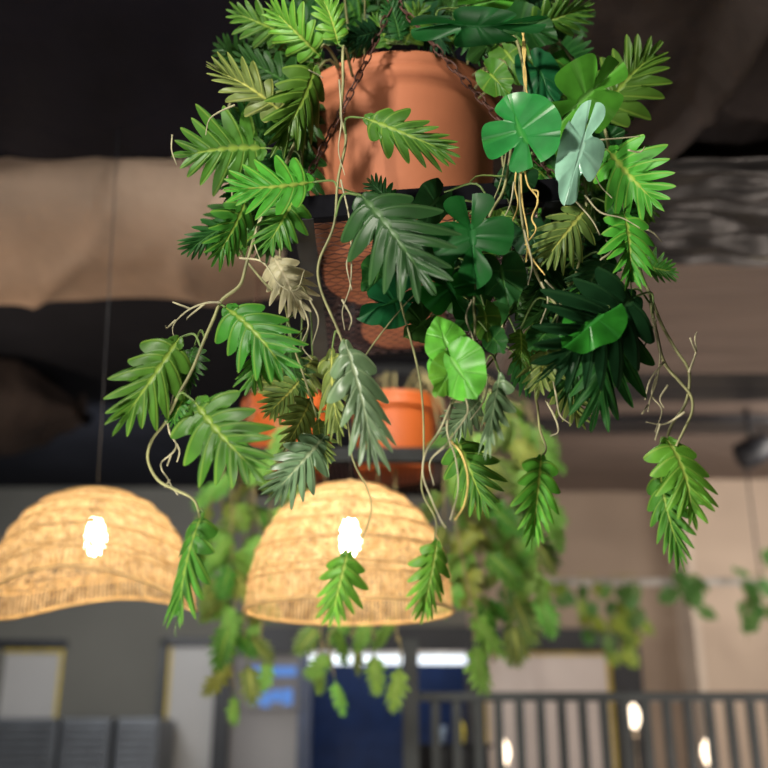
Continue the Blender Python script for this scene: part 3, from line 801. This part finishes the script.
# --- split leaf monstera, centre and right
B = Plant('monstera', crown+Vector((.10, -.04, 0)), 'glossy split-leaf monstera at the right front of the terracotta pot', 'plant')
c0 = B.loc
B.vine([c0]+V((505, 40, 1.55), (522, 60, 1.5), (525, 110, 1.48), (521, 160, 1.47), (520, 200, 1.46), (526, 240, 1.46), (540, 282, 1.46), (562, 312, 1.46)), .0032)
B.vine([c0]+V((500, 60, 1.55), (512, 120, 1.5), (505, 185, 1.48), (490, 215, 1.47), (480, 260, 1.46), (474, 300, 1.45), (475, 325, 1.45), (472, 350, 1.44), (461, 385, 1.44), (452, 405, 1.44)), .003)
B.vine([c0]+V((480, 20, 1.55), (500, 12, 1.5)), .003)
B.vine([c0]+V((520, 70, 1.56), (560, 115, 1.52), (580, 150, 1.52)), .003)
lb = B.leaf
lb(436, 24, 547, 22, 40, 1.46, mat='gdark', kind='mon', roll=25)
lb(466, 6, 520, -6, 36, 1.50, mat='glossb', kind='heart', roll=20)
lb(505, 32, 470, 58, 34, 1.62, mat='dark', kind='mon')
lb(532, 152, 506, 94, 84, 1.42, mat='gloss', kind='mon', roll=-10)
lb(560, 120, 622, 62, 74, 1.50, mat='glossb', kind='mon', roll=14)
lb(572, 118, 560, 160, 38, 1.56, mat='mid', kind='heart')
lb(588, 122, 566, 200, 46, 1.43, mat='mint', kind='mon', roll=2)
lb(470, 214, 476, 286, 84, 1.44, mat='gloss', kind='mon', roll=6).data = leaf_data('mon', 0, 'gdark')
lb(500, 258, 508, 308, 52, 1.46, mat='dark', kind='heart', roll=-10)
lb(444, 192, 408, 228, 44, 1.50, mat='deep', kind='heart')
lb(525, 170, 500, 200, 40, 1.53, mat='deep', kind='heart')
lb(412, 288, 358, 318, 54, 1.50, mat='gdark', kind='mon')
lb(438, 274, 470, 322, 66, 1.48, mat='gdark', kind='mon', roll=-15)
lb(380, 262, 368, 300, 36, 1.54, mat='dark', kind='heart')
lb(446, 350, 478, 400, 62, 1.42, mat='glossb', kind='heart', roll=5)
lb(452, 362, 436, 398, 40, 1.43, mat='glossb', kind='heart', roll=-8)
lb(452, 356, 436, 316, 44, 1.43, mat='glossb', kind='heart', roll=5)
lb(484, 306, 488, 344, 32, 1.50, mat='mid', kind='heart')
lb(490, 335, 506, 352, 28, 1.48, mat='dark', kind='heart')
lb(610, 308, 562, 350, 58, 1.42, mat='gloss', kind='heart', roll=20)
lb(548, 330, 530, 352, 34, 1.50, mat='dark', kind='heart')
lb(520, 225, 545, 262, 44, 1.54, mat='deep', kind='heart')
lb(430, 316, 404, 338, 44, 1.5, mat='dark', kind='mon')
lb(440, 240, 420, 282, 50, 1.54, mat='deep', kind='mon')
lb(520, 330, 520, 370, 36, 1.52, mat='mid', kind='pin')
lb(486, 70, 512, 96, 34, 1.50, mat='mid', kind='heart')
lb(530, 60, 556, 108, 44, 1.52, mat='gdark', kind='heart')
lb(500, 44, 530, 84, 40, 1.56, mat='mid', kind='heart')
lb(505, 20, 560, 40, 44, 1.6, mat='dark', kind='heart')
lb(575, 60, 540, 88, 44, 1.62, mat='mid', kind='heart')
lb(585, 150, 625, 130, 40, 1.6, mat='dark', kind='heart')
lb(545, 165, 580, 190, 40, 1.6, mat='dark', kind='heart')
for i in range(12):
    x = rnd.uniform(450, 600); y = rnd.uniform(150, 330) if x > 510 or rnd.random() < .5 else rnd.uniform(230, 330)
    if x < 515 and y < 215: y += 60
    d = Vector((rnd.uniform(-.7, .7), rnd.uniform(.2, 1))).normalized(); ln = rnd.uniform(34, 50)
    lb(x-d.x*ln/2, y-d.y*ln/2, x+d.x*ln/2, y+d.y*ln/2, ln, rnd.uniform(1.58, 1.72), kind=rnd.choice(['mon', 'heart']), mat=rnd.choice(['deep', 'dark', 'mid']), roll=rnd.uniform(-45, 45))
for pts in ([(452, 400), (440, 430), (426, 452), (423, 475), (432, 500), (441, 520), (446, 528)], [(452, 405), (447, 430), (456, 460), (458, 490), (450, 520)], [(461, 385), (468, 410), (457, 430), (445, 446)],
            [(445, 446), (430, 462), (434, 485)], [(462, 340), (460, 365), (470, 372)], [(514, 182), (510, 205), (500, 225)], [(524, 230), (532, 262), (528, 285)], [(472, 300), (466, 318), (474, 345), (464, 372)],
            [(541, 282), (548, 300), (540, 325)], [(574, 160), (590, 165), (600, 185), (612, 198)], [(585, 195), (600, 212), (622, 218), (640, 228)], [(575, 200), (592, 220), (600, 235)], [(600, 140), (622, 138), (640, 136)], [(628, 150), (640, 152), (645, 146)]):
    B.root([P(x, y, 1.43+rnd.uniform(-.01, .01)) for x, y in pts], .0018)
B.done()
# yellow aerial roots
Yr = Plant('root_bundle', P(523, 30, 1.5), 'pale yellow aerial roots hanging beside the right rim of the terracotta pot', 'roots')
for k in range(5):
    o = rnd.uniform(-3, 3); Yr.vine(V((523+o, 28, 1.47), (524-o, 50, 1.465), (525+o, 75, 1.46), (527-o*.5, 95, 1.46)), .0016)
for pts in ([(518, 160), (515, 185), (518, 205), (511, 225)], [(524, 165), (528, 185), (538, 200), (532, 218), (536, 230), (525, 245)], [(532, 190), (538, 192), (537, 204)], [(521, 165), (522, 200), (528, 235), (526, 262)], [(526, 240), (532, 258), (545, 275)],
            [(527, 95), (523, 130), (521, 162)], [(450, 440), (462, 455), (468, 480), (464, 505), (455, 520)]):
    Yr.vine([P(x, y, 1.44) for x, y in pts], .0018)
Yr.done('yroot')
# --- philodendron on the right
D = Plant('philodendron', crown+Vector((.15, .02, 0)), 'deeply lobed philodendron trailing over the right side of the terracotta pot', 'plant', 'philodendrons in the terracotta pot')
c0 = D.loc
D.vine([c0]+V((540, 40, 1.66), (585, 80, 1.6), (605, 130, 1.56), (612, 170, 1.55), (625, 210, 1.54), (640, 270, 1.53), (650, 295, 1.52), (662, 325, 1.52), (676, 350, 1.52), (689, 372, 1.52), (686, 402, 1.52), (672, 424, 1.52), (667, 438, 1.52)), .0034)
D.vine(V((650, 300, 1.52), (656, 330, 1.51), (664, 362, 1.51), (680, 382, 1.51), (691, 396, 1.51), (692, 412, 1.51), (684, 430, 1.51), (676, 446, 1.51)), .003)
D.vine([c0]+V((560, 90, 1.62), (585, 180, 1.6), (580, 260, 1.58), (550, 330, 1.56), (536, 385, 1.55), (538, 410, 1.54), (540, 430, 1.54), (546, 448, 1.54), (541, 458, 1.54)), .0026)
D.vine([c0]+V((515, 60, 1.66), (500, 120, 1.66), (510, 240, 1.62), (500, 340, 1.6), (485, 370, 1.56), (470, 400, 1.56), (458, 440, 1.56)), .0024)
for pts in ([(652, 318), (660, 350), (657, 380), (650, 400), (648, 412)], [(657, 375), (652, 395), (662, 410), (655, 432)], [(689, 372), (696, 352), (695, 338), (697, 332)], [(696, 352), (690, 338)], [(656, 320), (645, 345), (642, 350)],
            [(668, 385), (660, 398), (664, 408)], [(664, 362), (650, 380), (645, 400)], [(685, 412), (665, 424), (646, 422)], [(660, 424), (655, 440)], [(648, 405), (642, 414)], [(546, 400), (556, 420), (558, 432), (550, 436)], [(640, 228), (652, 232), (662, 242)],
            [(548, 350), (556, 395), (560, 415), (572, 425)], [(545, 280), (560, 300), (552, 340)], [(600, 260), (612, 250), (606, 240)], [(488, 375), (484, 400), (470, 420)]):
    D.root([P(x, y, 1.5+rnd.uniform(-.015, .015)) for x, y in pts], .0020)
ld = D.leaf
ld(528, 26, 594, 2, 46, 1.58, mat='mid', roll=10)
ld(596, 124, 662, 44, 84, 1.58, mat='mid', roll=-14)
ld(608, 150, 664, 212, 90, 1.50, -.04, mat='bright', roll=10)
ld(586, 208, 536, 272, 62, 1.50, mat='olive', roll=10)
ld(624, 214, 630, 300, 64, 1.48, mat='bright', roll=-25)
ld(644, 264, 680, 272, 44, 1.53, mat='mid', roll=40)
ld(636, 296, 532, 384, 128, 1.46, -.04, mat='deep', roll=-8)
ld(620, 300, 592, 436, 84, 1.50, -.02, mat='dark', roll=8)
ld(590, 318, 560, 415, 66, 1.54, mat='dark', roll=-20)
ld(606, 262, 580, 310, 56, 1.56, mat='blue', roll=20)
ld(552, 340, 536, 400, 50, 1.52, mat='olive', roll=20)
ld(560, 372, 586, 430, 46, 1.58, mat='olive', roll=0)
ld(666, 438, 696, 532, 72, 1.52, -.02, mat='bright', roll=-30)
ld(660, 470, 686, 574, 46, 1.55, mat='mid', roll=12)
ld(541, 456, 530, 556, 50, 1.54, mat='bright', roll=-10)
ld(500, 374, 486, 462, 36, 1.46, mat='silver', roll=42)
ld(456, 438, 490, 520, 60, 1.58, mat='mid', roll=0)
ld(478, 402, 440, 440, 40, 1.56, mat='silver', roll=10)
ld(560, 45, 600, 75, 50, 1.7, mat='dark')
ld(610, 205, 640, 240, 46, 1.6, mat='dark')
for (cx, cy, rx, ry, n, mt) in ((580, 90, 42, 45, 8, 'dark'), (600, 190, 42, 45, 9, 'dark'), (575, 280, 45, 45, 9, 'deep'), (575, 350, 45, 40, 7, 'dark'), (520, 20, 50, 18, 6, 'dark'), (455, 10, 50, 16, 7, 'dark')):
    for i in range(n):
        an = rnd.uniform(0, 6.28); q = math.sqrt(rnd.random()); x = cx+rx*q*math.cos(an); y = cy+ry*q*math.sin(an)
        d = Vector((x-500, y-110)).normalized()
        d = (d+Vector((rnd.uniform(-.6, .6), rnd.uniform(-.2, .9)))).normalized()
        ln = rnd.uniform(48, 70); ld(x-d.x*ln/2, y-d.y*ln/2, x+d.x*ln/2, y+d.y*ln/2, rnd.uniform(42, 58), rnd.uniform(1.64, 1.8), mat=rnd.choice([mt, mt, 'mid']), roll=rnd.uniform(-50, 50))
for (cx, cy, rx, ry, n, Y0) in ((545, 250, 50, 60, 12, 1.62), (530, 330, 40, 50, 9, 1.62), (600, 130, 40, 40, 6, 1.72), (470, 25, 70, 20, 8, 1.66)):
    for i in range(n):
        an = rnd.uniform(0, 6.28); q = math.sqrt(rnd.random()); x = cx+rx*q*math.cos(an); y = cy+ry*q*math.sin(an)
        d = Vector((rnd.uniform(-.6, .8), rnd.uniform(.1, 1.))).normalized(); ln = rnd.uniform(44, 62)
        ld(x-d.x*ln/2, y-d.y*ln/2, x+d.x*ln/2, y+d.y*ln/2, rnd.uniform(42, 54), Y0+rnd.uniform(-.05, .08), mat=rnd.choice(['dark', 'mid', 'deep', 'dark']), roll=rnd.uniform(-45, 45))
D.done()

# ------------------------------------------------------------------ farther plants
def far_plant(loc, label, strands, seed):
    rr = random.Random(seed)
    pl = Plant('philodendron', loc, label, 'plant', 'philodendrons in the orange pots')
    for (x, y0, y1, Y, sz) in strands:
        a = P(x, y0, Y); b = P(x+rr.uniform(-8, 8), y1, Y-.03)
        edge = Vector((a.x*.5+loc.x*.5, a.y*.6+loc.y*.4, max(loc.z, a.z)+.08))
        pts = [loc, edge, a, a.lerp(b, .5)+Vector((rr.uniform(-.03, .03), rr.uniform(-.02, .02), 0)), b]
        pl.vine(pts, .004)
        n = max(1, int((y1-y0)/24))
        for i in range(n+1):
            if pl.n >= 97: break
            u = i/n; c = a.lerp(b, u); sgn = 1 if (i % 2) else -1
            d = Vector((sgn*rr.uniform(.2, .9), rr.uniform(-.6, .2), -rr.uniform(.5, 1.1))).normalized()
            if i == n: d = Vector((rr.uniform(-.3, .3), -.1, -1)).normalized()
            L = sz/F*Y*rr.uniform(.8, 1.15)
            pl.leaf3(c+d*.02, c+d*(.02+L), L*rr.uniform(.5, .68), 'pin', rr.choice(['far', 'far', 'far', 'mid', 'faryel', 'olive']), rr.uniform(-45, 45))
    pl.done('farstem')
far_plant(pb+Vector((0, 0, .25)), 'blurred philodendron hanging from the left orange pot beside the centre lamp',
   [(222, 478, 600, 3.35, 48), (236, 470, 560, 3.3, 44), (212, 500, 575, 3.35, 40), (262, 450, 530, 3.35, 46), (247, 560, 660, 3.4, 44), (236, 600, 690, 3.4, 36), (262, 620, 655, 3.4, 34), (230, 540, 620, 3.35, 46),
    (252, 480, 580, 3.5, 46), (290, 420, 470, 3.15, 44), (275, 450, 500, 3.15, 42), (320, 625, 660, 3.35, 34), (335, 600, 676, 3.3, 34)], 5)
far_plant(pa+Vector((0, 0, .25)), 'blurred philodendron hanging from the right orange pot behind the centre lamp',
   [(468, 420, 560, 3.3, 50), (490, 430, 600, 3.3, 50), (512, 410, 620, 3.35, 48), (534, 420, 590, 3.35, 44), (450, 430, 520, 3.2, 46), (548, 480, 570, 3.35, 38), (500, 390, 520, 3.5, 50), (525, 400, 480, 3.5, 50),
    (466, 580, 640, 3.2, 52), (480, 560, 630, 3.35, 40), (505, 540, 630, 3.4, 40), (372, 615, 650, 3.3, 38), (396, 615, 662, 3.3, 42), (352, 615, 640, 3.4, 30), (490, 640, 660, 3.4, 20), (475, 500, 590, 3.5, 50), (520, 500, 590, 3.5, 44)], 6)

# ------------------------------------------------------------------ lights
def area(name, loc, target, size, energy, color, sy=None):
    L = bpy.data.lights.new(name, 'AREA'); L.energy = energy; L.color = color; L.size = size
    if sy: L.shape = 'RECTANGLE'; L.size_y = sy
    o = bpy.data.objects.new(name, L); COL.objects.link(o); o.location = loc
    o.rotation_euler = (Vector(target)-Vector(loc)).to_track_quat('-Z', 'Y').to_euler(); return o
area('window_daylight', (-1.6, -1.6, 1.3), (0, 1.7, 2.2), 1.4, 15, (1, .95, .88), 1.2)
area('ceiling_spot', (-.9, .1, 3.15), (.1, 1.7, 2.2), .2, 52, (1, .94, .82))
area('added_uplight_below', (-.45, 1.1, .9), (.05, 1.9, 2.2), .3, 22, (1, .92, .84))  # unseen light added to brighten pot bottom and mesh from below
area('added_foliage_light_far', (.1, 2.45, 3.2), (.0, 3.3, 1.9), .25, 34, (1, .95, .82))  # unseen fill added to brighten the farther hanging plants
area('added_duct_light_left', (-2.5, 3.9, 1.9), (-1.0, 3.5, 3.05), .35, 26, (1, .76, .54))  # off-frame light added to rake across the left duct
area('added_cloth_light_right', (2.2, 3.4, .8), (1.8, 4.4, 3.1), .5, 22, (1, .84, .72))  # added out-of-view light to brighten the cloth overhead at right
area('room_light_right', (3.0, 5.6, 2.9), (2.2, 8, 1.9), .8, 21, (1, .9, .8))
area('room_light_middle', (1.6, 5.6, 1.0), (1.6, 7.0, 3.3), .8, 14, (1, .86, .76))
area('room_light_left', (-2.0, 5.6, 2.6), (-1.8, 8, 1.8), .8, 24, (.95, .97, 1))
area('room_light_beyond', (0, 9.2, 3.1), (0, 10.4, 1.8), .6, 14, (.7, .82, 1))
w = bpy.data.worlds.new('world'); S.world = w; w.use_nodes = True
w.node_tree.nodes['Background'].inputs[0].default_value = (.6, .7, .9, 1); w.node_tree.nodes['Background'].inputs[1].default_value = .07
vs = S.view_settings; vs.view_transform = 'Standard'; vs.look = 'None'; vs.gamma = 1; vs.use_curve_mapping = False; vs.exposure = .35
